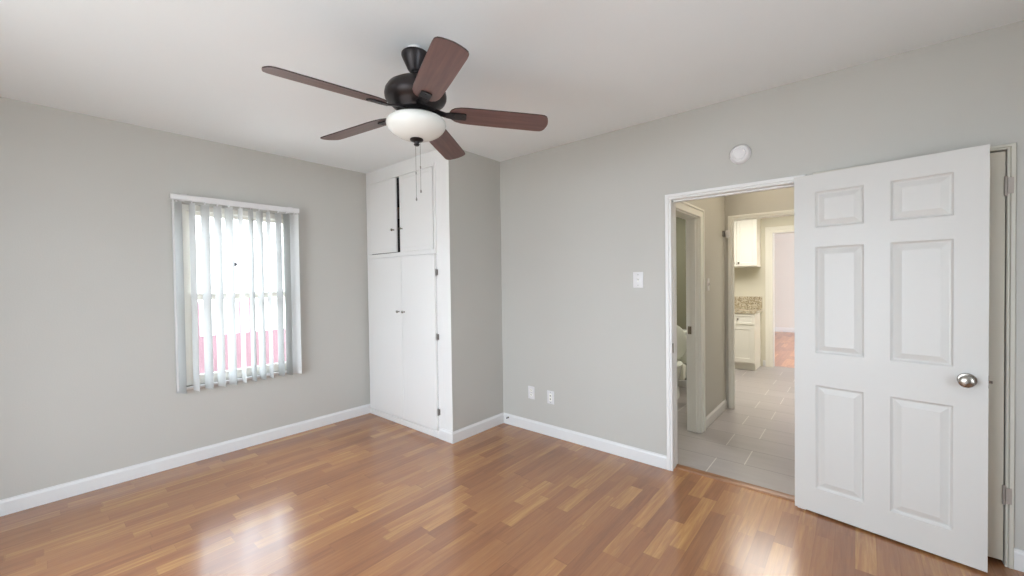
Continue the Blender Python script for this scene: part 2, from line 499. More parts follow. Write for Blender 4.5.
# ------------------------------------------------------------------ doorway trim
def casing(name, axis, pos, out, u0, u1, ztop, wd, hd, th=.014, mat='white', label=None, right=True):
    """profiled casing: two legs and a head around u0..u1; wd leg width, hd head height; out=+-1 direction it protrudes"""
    def P(u, v, z): return Vector((pos + out * v, u, z)) if axis == 'x' else Vector((u, pos + out * v, z))
    prof = [(0, 0), (0, th * .55), (.12, th * .8), (.30, th * .8), (.36, th * .5), (.46, th), (.92, th), (1, th * .75), (1, 0)] if th < .017 else \
        [(0, 0), (0, th * .7), (.1, th * .8), (.75, th * .8), (.80, th * 1.3), (1, th * 1.3), (1, 0)]
    bm = NB()
    cols = []
    for a, b_ in prof:
        path = [P(u0 - a * wd, b_, 0), P(u0 - a * wd, b_, ztop + a * hd), P(u1 + a * wd, b_, ztop + a * hd), P(u1 + a * wd, b_, 0)]
        cols.append([bm.verts.new(q) for q in path])
    n = len(cols)
    for k in range(n):
        A_, B_ = cols[k], cols[(k + 1) % n]
        for q in range(3):
            bm.faces.new((A_[q], B_[q], B_[q + 1], A_[q + 1]))
    bm.faces.new([c[0] for c in cols]); bm.faces.new([c[3] for c in cols])
    return st(name, bm, M[mat], label, 'door trim' if label else None)


casing('trim_1', 'x', XD, -1, DY0 + .010, 1.019, 1.974, .043, .040, label='white casing around the open doorway to the hall')
casing('trim_2', 'x', XD, -1, CY0, CY1, CZ, .028, .024, mat='oldtrim', label='narrow white casing of the closed door behind the open door')
# jamb lining with stop
bm = NB()
JT = .012
box(bm, (XD + .001, DY1 - JT, 0), (XD + WT - .001, DY1 - .0005, DZ - .0005))
box(bm, (XD + .001, DY0 + .0005, 0), (XD + WT - .001, DY0 + JT, DZ - .0005))
box(bm, (XD + .001, DY0 + JT, DZ - JT), (XD + WT - .001, DY1 - JT, DZ - .0005))
box(bm, (XD + .042, DY1 - JT - .003, 0), (XD + .075, DY1 - JT, DZ - JT))
box(bm, (XD + .042, DY0 + JT, 0), (XD + .075, DY0 + JT + .011, DZ - JT))
box(bm, (XD + .042, DY0 + JT, DZ - JT - .011), (XD + .075, DY1 - JT, DZ - JT))
jamb = st('trim_3', bm, M['white'], 'white jamb lining inside the open hall doorway', 'door jamb')
bm = NB(); box(bm, (XD + .010, DY1 - JT - .0015, .86), (XD + .036, DY1 - JT + .001, .93), .0006)
link('strike_plate', bm, M['nickel'], jamb)

# wooden threshold
bm = NB()
prism(bm, [(3.045, 0), (3.050, .009), (3.075, .013), (3.105, .011), (3.118, .002), (3.118, -.01), (3.045, -.01)],
      lambda a, b_, t: Vector((a, DY0 + JT + t, b_)), DY1 - DY0 - 2 * JT)
st('trim_4', bm, M['strip'], 'brown wooden threshold strip between laminate and grey tile', 'threshold')


# ------------------------------------------------------------------ six panel door
def panel_slab(bm, Wd, Ht, T, panels, levels):
    """slab in local x 0..Wd, y 0..T, z 0..Ht with moulded panels on both faces"""
    xs = sorted({0, Wd, *[p[0] for p in panels], *[p[1] for p in panels]})
    zs = sorted({0, Ht, *[p[2] for p in panels], *[p[3] for p in panels]})
    for side in (0, 1):
        yb = 0 if side == 0 else T
        s = 1 if side == 0 else -1
        for i in range(len(xs) - 1):
            for j in range(len(zs) - 1):
                x0, x1, z0, z1 = xs[i], xs[i + 1], zs[j], zs[j + 1]
                inp = any(p[0] - 1e-6 <= x0 and x1 <= p[1] + 1e-6 and p[2] - 1e-6 <= z0 and z1 <= p[3] + 1e-6 for p in panels)
                if not inp:
                    bm.faces.new([bm.verts.new((a, yb, c)) for a, c in ((x0, z0), (x1, z0), (x1, z1), (x0, z1))])
        for p in panels:
            prev = None
            for ins, dep in levels:
                ring = [bm.verts.new((a, yb + s * dep, c)) for a, c in ((p[0] + ins, p[2] + ins), (p[1] - ins, p[2] + ins), (p[1] - ins, p[3] - ins), (p[0] + ins, p[3] - ins))]
                if prev:
                    for k in range(4):
                        bm.faces.new((prev[k], prev[(k + 1) % 4], ring[(k + 1) % 4], ring[k]))
                prev = ring
            bm.faces.new(prev)
    for quad in (((0, 0), (Wd, 0)), ((Wd, 0), (Wd, Ht)), ((Wd, Ht), (0, Ht)), ((0, Ht), (0, 0))):
        (a, c), (a2, c2) = quad
        bm.faces.new([bm.verts.new(q) for q in ((a, 0, c), (a2, 0, c2), (a2, T, c2), (a, T, c))])
    bmesh.ops.remove_doubles(bm, verts=bm.verts[:], dist=1e-5)


hx, hy, fx_, fy_ = 2.973, .284, 2.848, -.468
d_ang = math.atan2(fy_ - hy, fx_ - hx)
DW = math.hypot(fx_ - hx, fy_ - hy)
door = thing('door_1', 'open white six-panel door with round nickel knob', 'door', (hx, hy, .012), d_ang, kind='structure')
# local +x runs from hinge to free edge; the wall is on local +y side? pick the side so the face measured is the camera face
wall_side = 1 if (Matrix.Rotation(d_ang, 3, 'Z') @ Vector((0, 1, 0))).x > 0 else -1
pans = []
for (a0, a1) in ((.104, .322), (.427, .652)):
    for (c0, c1) in ((1.688, 1.897), (.957, 1.577), (.158, .768)):
        pans.append((a0, a1, c0 - .012, c1 - .012))
bm = NB()
panel_slab(bm, DW, 1.988, .035, pans, [(0, 0), (.009, .010), (.015, .011), (.042, .002), (.043, .0015)])
if wall_side < 0:
    for v in bm.verts: v.co.y = -v.co.y
link('door_panel', bm, M['door'], door)
ws = wall_side
# knob (both sides) with rose and key slot
kx, kz = .696, .890
for side, nm in ((0, 'knob'), (1, 'knob')):
    bm = NB()
    prof = [(0, 0), (.033, 0), (.033, .003), (.030, .007), (.014, .009), (.0125, .026), (.018, .032), (.0265, .040), (.0285, .050), (.026, .059), (.018, .0635), (0, .0645)]
    lathe(bm, prof, 36)
    o = link(nm, bm, M['nickel'], door, smooth=True)
    yy = (0 if side == 0 else .035 * ws)
    sgn = -ws if side == 0 else ws
    o.location = (kx, yy, kz); o.rotation_euler = (R(90) if sgn < 0 else R(-90), 0, 0)
    if side == 1:
        o.scale = (1, 1, .8)
    else:
        bm = NB(); lathe(bm, [(0, .0640), (.006, .0640), (.006, .0655), (.0045, .0658), (0, .0658)], 16)
        link('turn_button', bm, M['steel'], o)
bm = NB(); box(bm, (DW - .0008, ws * .006, kz - .028), (DW + .0015, ws * .029, kz + .028), .0004)
lp = link('latch_plate', bm, M['nickel'], door)
bm = NB(); prism(bm, [(0, .011 * ws), (.011, .013 * ws), (.011, .017 * ws), (0, .024 * ws)], lambda a, b_, t: Vector((DW + .0012 + a, b_, kz - .006 + t)), .012)
link('latch_bolt', bm, M['nickel'], lp)
for z in (.24, 1.0, 1.75):
    bm = NB(); box(bm, (-.0022, ws * .012, z - .044), (.0004, ws * .034, z + .044), .0004)
    lathe(bm, [(0, z - .045), (.0055, z - .045), (.0055, z + .045), (0, z + .045)], 12, Matrix.Translation((-.004, ws * .040, 0)))
    link('hinge', bm, M['olddoor'], door)

# closed closet door behind it
cdoor = thing('door_2', 'closed cream closet door mostly behind the open door', 'door', kind='structure')
bm = NB()
box(bm, (XD - .001, CY0 + .0035, .022), (XD + .034, CY1 - .002, CZ - .006), .0015)
link('door_panel', bm, M['olddoor'], cdoor)
for z in (1.82, .345):
    bm = NB()
    lathe(bm, [(0, z - .043), (.003, z - .048), (.0062, z - .045), (.0062, z + .045), (.003, z + .048), (0, z + .043)], 12, Matrix.Translation((XD - .0075, CY0 + .003, 0)))
    box(bm, (XD - .0165, CY0 - .020, z - .038), (XD - .0142, CY0 - .002, z + .038))
    link('hinge', bm, M['oldhinge'], cdoor, smooth=True)


# ------------------------------------------------------------------ window with blinds
win = thing('window_1', 'white single-hung window behind the vertical blinds', 'window', kind='structure')
y0, y1 = YW + .030, YW + .095
bm = NB()
fw = .034
box(bm, (WX0, y0, WZ0), (WX0 + fw, y1, WZ1), .002); box(bm, (WX1 - fw, y0, WZ0), (WX1, y1, WZ1), .002)
box(bm, (WX0 + fw, y0, WZ1 - .045), (WX1 - fw, y1, WZ1), .002); box(bm, (WX0 + fw, y0, WZ0), (WX1 - fw, y1, WZ0 + .035), .002)
link('window_frame', bm, M['vinyl'], win)
gx0, gx1 = WX0 + fw, WX1 - fw
for nm, za, zb, yo, rail in (('upper_sash', 1.284, WZ1 - .045, .040, .030), ('lower_sash', WZ0 + .035, 1.335, .010, .038)):
    bm = NB(); ya, yb = y0 + yo, y0 + yo + .022
    box(bm, (gx0, ya, za), (gx0 + .024, yb, zb), .002); box(bm, (gx1 - .024, ya, za), (gx1, yb, zb), .002)
    box(bm, (gx0 + .024, ya, za), (gx1 - .024, yb, za + rail), .002); box(bm, (gx0 + .024, ya, zb - .030), (gx1 - .024, yb, zb), .002)
    s_ = link(nm, bm, M['vinyl'], win)
    bm = NB(); box(bm, (gx0 + .022, ya + .009, za + rail - .002), (gx1 - .022, ya + .013, zb - .028))
    link('pane', bm, M['glass'], s_)
bm = NB(); box(bm, (WX0 - .012, YW - .022, WZ0 - .020), (WX1 + .012, YW + .030, WZ0 + .0), .004)
link('window_sill', bm, M['trim'], win)
# small grey suction cup on the upper pane
bm = NB(); mt4 = Matrix.Translation((1.128, y0 + .049, 1.580)) @ Matrix.Rotation(R(90), 4, 'X')
lathe(bm, [(0, 0), (.020, 0), (.019, .002), (.010, .007), (.006, .010), (.006, .014), (.009, .016), (.007, .019), (0, .020)], 20, mt4)
link('suction_cup', bm, M['cup'], smooth=True, label='tiny grey suction cup stuck on the upper window pane', cat='suction cup')

VY = 3.955
blind = thing('vertical_blinds', 'white vertical blinds hanging open in front of the window', 'blinds', (0, 0, 0))
bm = NB()
hw, hz0, hz1 = .020, 2.060, 2.100
prism(bm, [(-hw, 0), (-hw, .034), (-hw + .004, .040), (hw - .004, .040), (hw, .034), (hw, 0), (hw - .006, 0), (hw - .006, .006), (-hw + .006, .006), (-hw + .006, 0)],
      lambda a, b_, t: Vector((.680 + t, VY + a, hz0 + b_)), .927)
link('headrail', bm, M['plate'], blind)
for xx in (.76, 1.53):
    bm = NB(); box(bm, (xx - .018, VY - .022, hz1 + .0005), (xx + .018, YW - .0005, hz1 + .004)); box(bm, (xx - .018, YW - .004, hz0), (xx + .018, YW - .0005, hz1 + .004))
    link('bracket', bm, M['plate'], blind)
vc = [(.718, .062), (.812, .038), (.895, .055), (.978, .052), (1.056, .057), (1.138, .033), (1.214, .038), (1.281, .050), (1.350, .032), (1.432, .050), (1.500, .052), (1.566, .079)]
Wv, ztop, zbot = .089, 2.045, .565


def vane_mesh():
    bm = NB(); n = 8; rows = 2
    g = []
    for j in range(rows):
        z = (0, -(ztop - .572))[j]
        row = []
        for i in range(n + 1):
            u = -Wv / 2 + Wv * i / n
            row.append(bm.verts.new((u, .0045 * (1 - (2 * u / Wv) ** 2), z)))
        g.append(row)
    for i in range(n):
        bm.faces.new((g[0][i], g[0][i + 1], g[1][i + 1], g[1][i]))
    ex = bmesh.ops.solidify(bm, geom=bm.faces[:], thickness=.0008)
    return bm


vane0 = link('vane', vane_mesh(), M['vane'], blind, smooth=True)
bm = NB(); box(bm, (-.006, -.003, 0), (.006, .003, .018), .001)
st0 = link('vane_clip', bm, M['plate'], vane0)
for i, (cx, pw) in enumerate(vc):
    pw = pw * 1.06 if 0 < i < 11 else pw
    v = vane0 if i == 0 else copy_tree(vane0, blind)
    k = cx / VY
    # solve Wv*(cos t + sin t * k) = pw for t in (0,90)
    lo, hi = math.atan(k), R(89.9)
    for _ in range(50):
        mid = (lo + hi) / 2
        if Wv * (math.cos(mid) + math.sin(mid) * k) > pw: lo = mid
        else: hi = mid
    v.location = (cx, VY, ztop); v.rotation_euler = (0, 0, -lo)

bm = NB(); tube(bm, [(.692, VY - .030, 2.055), (.692, VY - .030, .60)], .006, 10)
link('tilt_wand', bm, M['plate'], blind, smooth=True)
# outside: ground, fence
bm = NB(); box(bm, (-12, YW + WT + .02, -.45), (16, 26, -.35)); st('ground', bm, M['ground'], 'added pale concrete yard bouncing daylight outside the blinds window', 'ground')  # yard added to give the visible window its daylight
bm = NB(); box(bm, (-14, -14, -.45), (XL - WT - .02, YW + WT + .02, -.35)); st('ground_side', bm, M['ground'], 'added pale concrete yard bouncing daylight in past the side wall', 'ground')  # unseen yard added to bounce light up to the ceiling
house = thing('added_house', 'added white stuccoed house beyond the fence, shaping the window daylight', 'house', (2, 11.5, -.35))  # house added to hide low sky and soften light on the vanes
bm = NB(); box(bm, (-9, 0, 0), (10, 6, 2.9)); link('walls', bm, M['stucco'], house)
bm = NB(); prism(bm, [(-.4, 2.9), (-.4, 3.02), (3.0, 4.0), (6.4, 3.02), (6.4, 2.9)], lambda a, b_, q: Vector((-9.4 + q, a, b_)), 19.8); link('roof', bm, M['roofing'], house)
fence = thing('picket_fence', 'reddish picket fence seen through the blinds', 'fence', (0, 7.0, -.35))
bm = NB()
box(bm, (-.6, 0, 0), (4.4, .03, 1.04))
link('fence_boards', bm, M['fence'], fence)
bm = NB(); k = 0
xk = -.55
import random
rnd = random.Random(3)
for i in range(38):
    x = -.5 + i * .13
    hgt = 1.62 if i % 2 == 0 else 1.50
    prism(bm, [(x, 1.0), (x + .045, 1.0), (x + .045, hgt), (x + .022, hgt + .05), (x, hgt)], lambda a, b_, t: Vector((a, .005 + t, b_)), .018)
link('pickets', bm, M['fence'], fence)

# ------------------------------------------------------------------ built-in cupboard
cup = thing('built_in_cupboard', 'white built-in cupboard with four doors in the room corner', 'cupboard', (XC, YC, 0), kind='thing')
def cl(x, y, z): return (x - XC, y - YC, z)
FX = XC
bm = wall_bm('x', 0, .022, YC + .10 + .001 - YC, YW - YC - .001, .001, H - .001,
             [(2.875 - YC, 3.955 - YC, 1.70, 2.44), (2.862 - YC, 3.975 - YC, .075, 1.655)])
link('face_frame', bm, M['white'], cup)
# proud beading round the upper doors
bm = NB()
for a, b_ in (((2.850, 1.660), (2.876, 2.470)), ((3.958, 1.660), (3.985, 2.470)), ((2.876, 2.440), (3.958, 2.470)), ((2.876, 1.660), (3.958, 1.700))):
    box(bm, cl(FX - .012, a[0], a[1]), cl(FX - .0002, b_[0], b_[1]), .002)
link('beading', bm, M['white'], cup)
# inside
bm = NB()
ix0, ix1 = FX + .0225, XD - .003
box(bm, cl(ix1 - .012, YC + .102, .03), cl(ix1, YW - .003, H - .02))
box(bm, cl(ix0, YC + .102, 1.664), cl(ix1 - .012, YW - .003, 1.690))
box(bm, cl(ix0, YC + .102, .03), cl(ix1 - .012, YW - .003, .06))
box(bm, cl(ix0, YC + .102, .06), cl(ix1 - .012, YC + .112, 1.664)); box(bm, cl(ix0, YW - .013, .06), cl(ix1 - .012, YW - .003, 1.664))
box(bm, cl(ix0, YC + .102, 1.69), cl(ix1 - .012, YC + .112, H - .02)); box(bm, cl(ix0, YW - .013, 1.69), cl(ix1 - .012, YW - .003, H - .02))
box(bm, cl(ix0, YC + .112, H - .035), cl(ix1 - .012, YW - .013, H - .02))
link('cupboard_lining', bm, M['dark'], cup)
bm = NB(); box(bm, cl(FX + .03, YC + .114, 2.135), cl(ix1 - .014, YW - .015, 2.150))
link('shelf', bm, M['strip'], cup)
# kick board
bm = NB(); box(bm, cl(FX - .012, 2.850, 0), cl(FX - .0002, YW - BT, .058), .003)
link('kick_board', bm, M['white'], cup)


def cup_door(ya, yb, za, zb, xf, th, knob_y, knob_z, hinge_y, hinge_zs, hinge_mat, panel):
    bm = NB()
    a, b_ = cl(xf, ya, za), cl(xf + th, yb, zb)
    if panel:
        # shallow recessed field
        Wd, Ht = yb - ya, zb - za
        panel_slab(bm, Wd, Ht, th, [(.030, Wd - .030, .035, Ht - .030)], [(0, 0), (.004, .0022), (.008, .0022)])
        # local x->world +y, local y -> world +x
        for v in bm.verts:
            v.co = Vector((a[0] + v.co.y, a[1] + v.co.x, a[2] + v.co.z))
    else:
        box(bm, a, b_, .0025)
    d = link('door', bm, M['white'], cup)
    bm = NB()
    lathe(bm, [(0, 0), (.008, 0), (.006, .004), (.0055, .014), (.011, .020), (.0135, .026), (.011, .031), (0, .033)], 20,
          Matrix.Translation(cl(xf, knob_y, knob_z)) @ Matrix.Rotation(R(-90), 4, 'Y'))
    link('knob', bm, M['nickel'], d, smooth=True)
    for z in hinge_zs:
        bm = NB()
        lathe(bm, [(0, z - .030), (.0042, z - .030), (.0042, z + .030), (0, z + .030)], 10, Matrix.Translation(cl(xf + th * .55, hinge_y, 0)))
        s = -1 if hinge_y < (ya + yb) / 2 else 1
        box(bm, cl(FX - .0025, hinge_y + s * .002, z - .026), cl(FX - .0003, hinge_y + s * .017, z + .026))
        link('hinge', bm, hinge_mat, d, smooth=True)
    return d


cup_door(2.883, 3.388, 1.7015, 2.4345, FX - .014, .014, 3.352, 1.925, 2.873, (2.40, 1.755), M['plate'], True)
cup_door(3.447, 3.956, 1.706, 2.4345, FX - .014, .014, 3.490, 1.925, 3.955, (2.38, 1.78), M['plate'], True)
cup_door(2.862, 3.362, .074, 1.652, FX - .024, .024, 3.322, 1.12, 2.856, (1.49, .912, .237), M['steel'], False)
cup_door(3.366, 3.975, .074, 1.652, FX - .024, .024, 3.410, 1.12, 3.981, (1.49, .93, .233), M['plate'], False)

# ------------------------------------------------------------------ wall fittings
t = thing('smoke_detector', 'round white smoke detector high on the wall above the doorway', 'smoke detector', (XD, .574, 2.206))
rotX = Matrix.Rotation(R(-90), 4, 'Y')
bm = NB(); lathe(bm, [(0, 0), (.060, 0), (.062, .004), (.062, .012), (.058, .016), (0, .016)], 48, rotX); link('mounting_base', bm, M['plate'], t, smooth=True)
bm = NB(); lathe(bm, [(.055, .0162), (.057, .024), (.053, .030), (.046, .032), (.043, .027), (.036, .027), (.033, .034), (.020, .037), (0, .038)], 48, rotX, cap=False); link('cover', bm, M['plate'], t, smooth=True)
bm = NB(); lathe(bm, [(0, .0325), (.006, .0325), (.006, .0352), (0, .036)], 16, Matrix.Translation((0, -.022, .012)) @ rotX); link('test_button', bm, M['vinyl'], t)


def plate(bm, w_, h_, th=.006):
    box(bm, (-th, -w_ / 2, -h_ / 2), (-.0002, w_ / 2, h_ / 2), .0025)


t = thing('light_switch', 'white light switch on the wall beside the hall doorway', 'light switch', (XD, 1.272, 1.398))
bm = NB(); plate(bm, .080, .120); link('switch_plate', bm, M['plate'], t, smooth=True)
bm = NB(); box(bm, (-.0072, -.006, -.013), (-.0058, .006, .013)); link('toggle_surround', bm, M['vinyl'], t)
bm = NB(); prism(bm, [(-.006, -.003), (-.006, .007), (-.017, .010), (-.016, .003)], lambda a, b_, q: Vector((a, q - .0035, b_)), .007); link('toggle', bm, M['plate'], t)
for z in (.040, -.040):
    bm = NB(); lathe(bm, [(0, .0055), (.0032, .0055), (.0028, .0072), (0, .0075)], 12, Matrix.Translation((0, 0, z)) @ rotX); link('screw', bm, M['nickel'], t)


def outlet(y, z, label, kind):
    t = thing('wall_outlet', label, 'outlet', (XD, y, z), group=None)
    bm = NB(); plate(bm, .074, .118); link('cover_plate', bm, M['plate'], t, smooth=True)
    if kind == 'power':
        for dz in (.021, -.021):
            bm = NB(); lathe(bm, [(0, .0055), (.0165, .0055), (.0165, .0078), (0, .0082)], 24, Matrix.Translation((0, 0, dz)) @ rotX)
            rc = link('receptacle', bm, M['vinyl'], t)
            bm = NB()
            for dy in (-.006, .006): box(bm, (-.0088, dy - .0012, dz - .001), (-.0081, dy + .0012, dz + .008))
            box(bm, (-.0088, -.002, dz - .010), (-.0081, .002, dz - .006))
            link('slots', bm, M['slot'], rc)
        bm = NB(); lathe(bm, [(0, .0055), (.003, .0055), (.0028, .007), (0, .0073)], 12, rotX); link('screw', bm, M['nickel'], t)
    else:
        bm = NB(); box(bm, (-.0075, -.0165, -.033), (-.0056, .0165, .033), .0006)
        rc = link('receptacle', bm, M['vinyl'], t)
        bm = NB(); box(bm, (-.0082, -.006, .010), (-.0074, .006, .019)); box(bm, (-.0082, -.006, -.019), (-.0074, .006, -.010)); link('slots', bm, M['slot'], rc)
        for z_ in (.046, -.046):
            bm = NB(); lathe(bm, [(0, .0055), (.003, .0055), (.0028, .007), (0, .0073)], 12, Matrix.Translation((0, 0, z_)) @ rotX); link('screw', bm, M['nickel'], t)
    return t


outlet(2.318, .357, 'white wall outlet nearer to the cupboard, leftmost of the two', 'power')
outlet(2.099, .350, 'white wall outlet nearer to the doorway, rightmost of the two', 'deco')

# small metal stub on the baseboard by the corner
t = thing('door_stop', 'small grey metal stop on the baseboard by the corner', 'door stop', (XD - BT, 2.598, .068))
bm = NB(); lathe(bm, [(0, 0), (.009, 0), (.009, .003), (.004, .005), (.004, .018), (0, .018)], 14, rotX); link('base', bm, M['nickel'], t, smooth=True)
bm = NB(); lathe(bm, [(0, .018), (.007, .018), (.007, .028), (.005, .030), (0, .030)], 14, rotX); link('rubber_tip', bm, M['cup'], t, smooth=True)

# ------------------------------------------------------------------ ceiling fan
FXc, FYc = 1.270, 1.697
fan = thing('ceiling_fan', 'dark bronze ceiling fan with five cherry blades and white bowl light', 'ceiling fan', (FXc, FYc, H))
Z = lambda z: z - H
bm = NB(); lathe(bm, [(0, Z(2.555)), (.064, Z(2.555)), (.068, Z(2.550)), (.068, Z(2.542)), (.0625, Z(2.528)), (.037, Z(2.472)), (.028, Z(2.462)), (0, Z(2.462))], 48)
link('canopy', bm, M['bronze'], fan, smooth=True)
bm = NB(); lathe(bm, [(0, Z(2.5788)), (.040, Z(2.5788)), (.040, Z(2.556)), (0, Z(2.556))], 32)
link('ceiling_plate', bm, M['white'], fan, smooth=True)
bm = NB(); lathe(bm, [(0, Z(2.465)), (.020, Z(2.465)), (.018, Z(2.456)), (.0125, Z(2.452)), (.0125, Z(2.436)), (.026, Z(2.434)), (.026, Z(2.414)), (0, Z(2.414))], 24)
link('downrod', bm, M['bronze'], fan, smooth=True)
bm = NB(); lathe(bm, [(0, Z(2.420)), (.030, Z(2.420)), (.070, Z(2.415)), (.108, Z(2.404)), (.136, Z(2.386)), (.150, Z(2.364)), (.154, Z(2.344)), (.152, Z(2.328)),
                      (.146, Z(2.316)), (.128, Z(2.300)), (.121, Z(2.296)), (.118, Z(2.290)), (.100, Z(2.276)), (.094, Z(2.266)), (0, Z(2.266))], 56)
link('motor_housing', bm, M['bronze'], fan, smooth=True)
bm = NB(); lathe(bm, [(0, Z(2.2665)), (.062, Z(2.2665)), (.064, Z(2.244)), (.106, Z(2.240)), (.116, Z(2.229)), (0, Z(2.229))], 48)
link('light_fitter', bm, M['bronze'], fan, smooth=True)
bm = NB(); lathe(bm, [(.100, Z(2.2285)), (.124, Z(2.227)), (.137, Z(2.222)), (.145, Z(2.213)), (.148, Z(2.200)), (.145, Z(2.186)), (.135, Z(2.171)), (.119, Z(2.156)), (.097, Z(2.143)), (.068, Z(2.132)), (.035, Z(2.127)), (0, Z(2.126))], 56, cap=False)
link('glass_bowl', bm, M['opal'], fan, smooth='all')
bm = NB(); lathe(bm, [(0, Z(2.128)), (.033, Z(2.1265)), (.034, Z(2.121)), (.028, Z(2.116)), (.013, Z(2.112)), (.011, Z(2.105)), (.015, Z(2.100)), (.011, Z(2.093)), (0, Z(2.090))], 28)
link('finial', bm, M['bronze'], fan, smooth=True)
for (dx, dy, z1_, zc) in ((-.004, .004, 1.817, 1.955), (.012, -.012, 1.857, 1.985)):
    bm = NB(); tube(bm, [(dx, dy, Z(2.118)), (dx, dy, Z(zc)), (dx, dy, Z(z1_ + .012))], .0011, 6)
    for zz in (zc,): lathe(bm, [(0, Z(zz - .008)), (.003, Z(zz - .005)), (.003, Z(zz + .005)), (0, Z(zz + .008))], 8, Matrix.Translation((dx, dy, 0)))
    c = link('pull_chain', bm, M['chain'], fan)
    bm = NB(); lathe(bm, [(0, Z(z1_ - .003)), (.0035, Z(z1_)), (.0042, Z(z1_ + .008)), (.0015, Z(z1_ + .016)), (0, Z(z1_ + .016))], 10, Matrix.Translation((dx, dy, 0)))
    link('chain_pull', bm, M['steel'], c, smooth=True)


def blade_mesh():
    bm = NB()
    prof = []
    r0, r1 = .165, .675
    # outline: rounded root, slightly widening, softly rounded tip
    side = [(r0, .0), (r0 + .003, .020), (r0 + .012, .038), (r0 + .030, .053), (r0 + .060, .0625), (r0 + .10, .066), (.40, .068), (.622, .069), (.648, .067), (.662, .059), (.670, .045), (.676, .022), (.679, 0)]
    pts = side + [(x, -y) for x, y in side[-2:0:-1]]
    T = .0055
    top = [bm.verts.new((x, y, T / 2)) for x, y in pts]; bot = [bm.verts.new((x, y, -T / 2)) for x, y in pts]
    bm.faces.new(top); bm.faces.new(bot)
    n = len(pts)
    for k in range(n):
        f = bm.faces.new((top[k], top[(k + 1) % n], bot[(k + 1) % n], bot[k])); f.material_index = 1
    return bm


BLADE_PITCH, DROOP = R(-13), R(1.5)
blade0 = link('blade', blade_mesh(), [M['blade'], M['blade_edge']], fan)
bm = NB()
# bracket: arm from the hub and rounded plate under the blade root
pl = [(.180, .025), (.246, .025), (.253, .018), (.253, -.018), (.246, -.025), (.180, -.025), (.148, -.018), (.148, .018)]
A = [bm.verts.new((x, y, -.0032)) for x, y in pl]; B = [bm.verts.new((x, y, -.0095)) for x, y in pl]
bm.faces.new(A); bm.faces.new(B)
for k in range(8): bm.faces.new((A[k], A[(k + 1) % 8], B[(k + 1) % 8], B[k]))
prism(bm, [(.070, .010), (.105, .011), (.152, -.003), (.152, -.0095), (.105, .000), (.070, -.001)], lambda a, b_, q: Vector((a, q - .017, b_)), .034)
bk = link('blade_bracket', bm, M['bronze'], blade0)
bm = NB()
for x, y in ((.19, .012), (.19, -.012), (.235, 0)):
    lathe(bm, [(0, -.0118), (.004, -.0112), (.005, -.0096), (0, -.0094)], 10, Matrix.Translation((x, y, 0)))
me_screws = link('screws', bm, M['steel'], None)
# screws belong to the bracket plate: fold them into its mesh
bm = NB(); bm.from_mesh(bk.data); bm.from_mesh(me_screws.data); bm.to_mesh(bk.data); bm.free(); bpy.data.objects.remove(me_screws)
for k in range(5):
    b_ = blade0 if k == 0 else copy_tree(blade0, fan)
    a = R((30.4, 102.0, 173.9, 244.7, 317.8)[k])
    Mx = Matrix.Rotation(a, 4, 'Z') @ Matrix.Rotation(DROOP + R((1.3, .3, 0, 0, 1.7)[k]), 4, 'Y') @ Matrix.Rotation(BLADE_PITCH, 4, 'X')
    b_.matrix_local = Matrix.Translation((0, 0, Z(2.266))) @ Mx

# ------------------------------------------------------------------ hall
YH, XK, XB = 1.078, 4.835, 7.47     # hall side wall, kitchen partition, kitchen end wall
bm = NB(); box(bm, (3.06, -1.10, -.12), (XB + WT, 3.3, -.001)); st('floor_tiled', bm, M['tile'], 'grey plank tile floor of hall and kitchen', 'floor')
bm = NB(); box(bm, (XD + WT, -1.1, 2.44), (XK, YH, 2.52)); st('ceiling_hall', bm, M['ceil'], 'plain ceiling of the small hall', 'ceiling')
BX0, BX1, BZ = 3.192, 3.893, 1.955
st('wall_hall', wall_bm('y', YH, WT, XD + WT, XK + WT, 0, 2.5, [(BX0, BX1, 0, BZ)]), M['hallwall'], 'shaded hall wall with the bathroom doorway', 'wall')
st('wall_hall_right', wall_bm('y', .255, -.06, XD + WT, XK, 0, 2.5), M['hallwall'], 'hall wall opposite the bathroom doorway', 'wall')
st('wall_closet_inside', wall_bm('x', 3.75, .06, -1.1, .19, 0, 2.44), M['hallwall'], 'unseen back wall of the closet behind the closed door', 'wall')
st('wall_closet_end', wall_bm('y', -1.04, -.06, XD + WT, 3.75, 0, 2.44), M['hallwall'], 'unseen end wall of the closet behind the closed door', 'wall')
KY0, KY1, KZ = .335, 1.030, 2.034
st('wall_kitchen', wall_bm('x', XK, WT, -.4, YH, 0, 2.5, [(KY0, KY1, 0, KZ)]), M['hallwall'], 'hall end wall around the kitchen doorway', 'wall')
st('wall_kitchen_side', wall_bm('y', YH + WT + 2.1, .1, XK + WT, XB, 0, 2.5), M['kitchenwall'], 'cream kitchen side wall behind the cabinets', 'wall')
st('wall_kitchen_right', wall_bm('y', -.28, -.1, XK + WT, XB, 0, 2.5), M['kitchenwall'], 'cream kitchen side wall past the doorway', 'wall')
bm = NB(); box(bm, (XK + WT, -.4, 2.5), (XB + WT, 3.3, 2.58)); st('ceiling_kitchen', bm, M['ceil'], 'plain white kitchen ceiling', 'ceiling')
FY0, FY1, FZ = .10, .995, 2.104
st('wall_kitchen_end', wall_bm('x', XB, WT, -.4, 3.3, 0, 2.5, [(FY0, FY1, 0, FZ)]), M['kitchenwall'], 'cream kitchen end wall with the far doorway', 'wall')
casing('trim_5', 'x', XK, -1, KY0 + .01, .990, 2.022, .058, .045, mat='vinyl', label='cream casing of the kitchen doorway')
bm = NB()
box(bm, (XK + .001, KY1 - .012, 0), (XK + WT - .001, KY1 - .0005, KZ - .0005)); box(bm, (XK + .001, KY0 + .012, KZ - .012), (XK + WT - .001, KY1 - .012, KZ - .0005))
